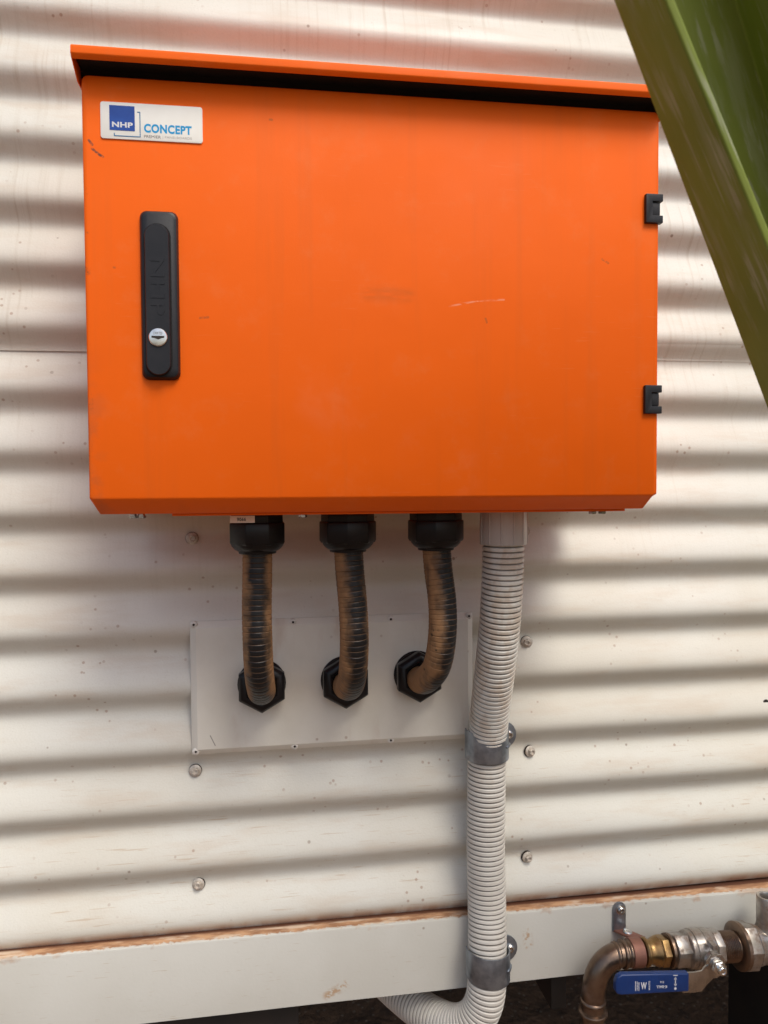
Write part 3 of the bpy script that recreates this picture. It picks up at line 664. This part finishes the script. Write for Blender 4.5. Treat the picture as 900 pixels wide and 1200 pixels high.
# cranked neck between plate and lever
nk = G(); L = []
for x, y, zh, zl in ((578, yl + .4, -624, -650), (566, yl - 1, -631, -659), (556, yl - 7, -633.5, -661), (545, yl - 8, -633.5, -660.5), (528, yl - 8, -632.5, -659)):
    L.append([(x, y - 1.2, zl), (x, y + 1.2, zl), (x, y + 1.2, zh), (x, y - 1.2, zh)])
nk.loft(L); part('lever_neck', nk, M['steel'], vl, bev=.5)
lv = G(); pts = [(435.5, -629), (440, -622.8), (535, -632.6), (535.2, -659.5), (439, -652.8), (434.2, -648.5)]
pts = [(434.5, -633), (437, -626.5), (443, -623.5), (535.5, -631.8), (535.5, -656.0), (442, -650.0), (436.5, -648.0), (434.2, -644)]
lv.prism(pts, yl - 12.5, yl - 4); lvo = part('lever_grip', lv, M['lever'], vl, bev=2.2, seg=3)
yy = yl - 12.4; sl = -.087
def shear(g, x0, z0): return g.xf(lambda p: (p.x, p.y, p.z + (p.x - x0) * sl))
for (tx, x0_, x1_, za, zb_, rt, bd) in (('W', 468.5, 476.5, -645, -636, 0, .03), ('WATTS', 479.0, 481.3, -646.5, -634.5, 90, .02), 
        ('K-BALL', 490.0, 504.5, -644.2, -640.8, 180, .02), ('316', 495.0, 500.5, -637.6, -635.0, 180, 0)):
    part('lever_lettering', shear(text_g(tx, x0_, x1_, za, zb_, yy, .25, bd, rot=rt), 468, 0), M['white_ink'], lvo)
fm = G()
for q_, xx in enumerate((460.6, 462.9, 465.2)):
    z_ = -647.0 + (q_ % 2) * .8
    while z_ < -635.5:
        l_ = random.uniform(.7, 2.4); fm.box(xx, xx + 1.1, yy - .2, yy, z_, min(z_ + l_, -634.6)); z_ += l_ + .6
part('fine_print', shear(fm, 468, 0), M['white_ink'], lvo)
ar = G().box(515.6, 516.8, yy - .2, yy, -644, -634); ar.prism([(514, -636), (518.4, -636), (516.2, -632.6)], yy - .2, yy); ar.prism([(514, -642), (516.2, -645.4), (518.4, -642)], yy - .2, yy)
ar.prism(disc(516.2, -648, 1.7, 12), yy - .2, yy); ar.box(513.2, 519.4, yy - .2, yy, -631.2, -630.2)
part('flow_mark', shear(ar, 500, 0), M['white_ink'], lvo)

un = thing('union_fitting', 'rust stained union nut and tee with an open upright port, at the right edge', 'fitting', (680, PY, -670))
part('collar', G().lathe(ax(636), ad, [(0, 20), (1, 28), (3, 31), (8, 31), (10, 27)], 40), M['bronze'], un, label='rusty collar behind the nut')
part('union_nut', G().lathe(ax(640), ad, [(0, 24), (3, 31.5), (20, 31.5), (22.5, 28.5)], 6, .30), M['nickel'], un, bev=.8)
part('tee_body', G().lathe(ax(660), ad, [(0, 25), (2, 27), (7, 26.5), (12, 25), (90, 25)], 40), M['nickel'], un)
part('upright_port', G().lathe((685, PY, -640), (-.01, 0, 1), [(20, 16), (28, 13.6), (30, 13.6), (66, 13.6), (67.5, 12.8), (67.5, 9.6), (66.5, 9.0), (52, 8.8)], 32, caps=False), M['nickel'], un)
part('port_thread', G().lathe((684.4, PY, -585), (0, 0, 1), [(0, 9), (.5, 8.8)], 24), M['dark'], un)
part('side_plug', G().lathe((691, PY - 12, -603), (.25, -1, 0), [(0, 6.5), (4.5, 6.2), (6, 5)], 20), M['brass'], un)
part('outlet_pipe', G().lathe(ax(744), ad, [(0, 16), (900, 16)], 28), M['bronze'], un)

# ------------------------------------------------------------------ green strut in the foreground
E2t, E2b = Vector((229.73, -583.85, 277.44)), Vector((405.07, -507.96, 54.5))
dv = (E2b - E2t).normalized(); fl = Vector((0, 1, 0)); fl = (fl - fl.dot(dv) * dv).normalized(); wb = fl.cross(dv).normalized()
if wb.x < 0: wb = -wb
Lb = (E2t.z + ZG - 4) / -dv.z
A = E2t - dv * 130; B_ = E2t + dv * Lb
T = 6.5
st = thing('steel_strut', 'out of focus green painted steel channel slanting across the upper right corner', 'strut', tuple(B_ + wb * 50 + fl * 30))
n = 40; L = []
for k in range(n + 1):
    c = A.lerp(B_, k / n)
    F = min(88, max(34, 40 + 25 * (c - E2t).dot(dv) / (E2b - E2t).length))      # the flange widens downwards
    sec = [(0, 0), (T, 0), (T, F - T), (84 - T, F - T), (84 - T, 0), (84, 0), (84, F), (0, F)]
    L.append([(c + wb * a + fl * b)[:] for a, b in sec])
g = G().loft(L)
# split into flanges and web is one rolled section: a single part
part('channel', g, M['green'], st, bev=1.8, seg=3)
f0 = B_ + wb * 52 + fl * 32
part('foot_plate', G().box(f0.x - 95, f0.x + 95, f0.y - 80, f0.y + 80, -ZG - 2, -ZG + 10), M['green'], st, bev=1.5)
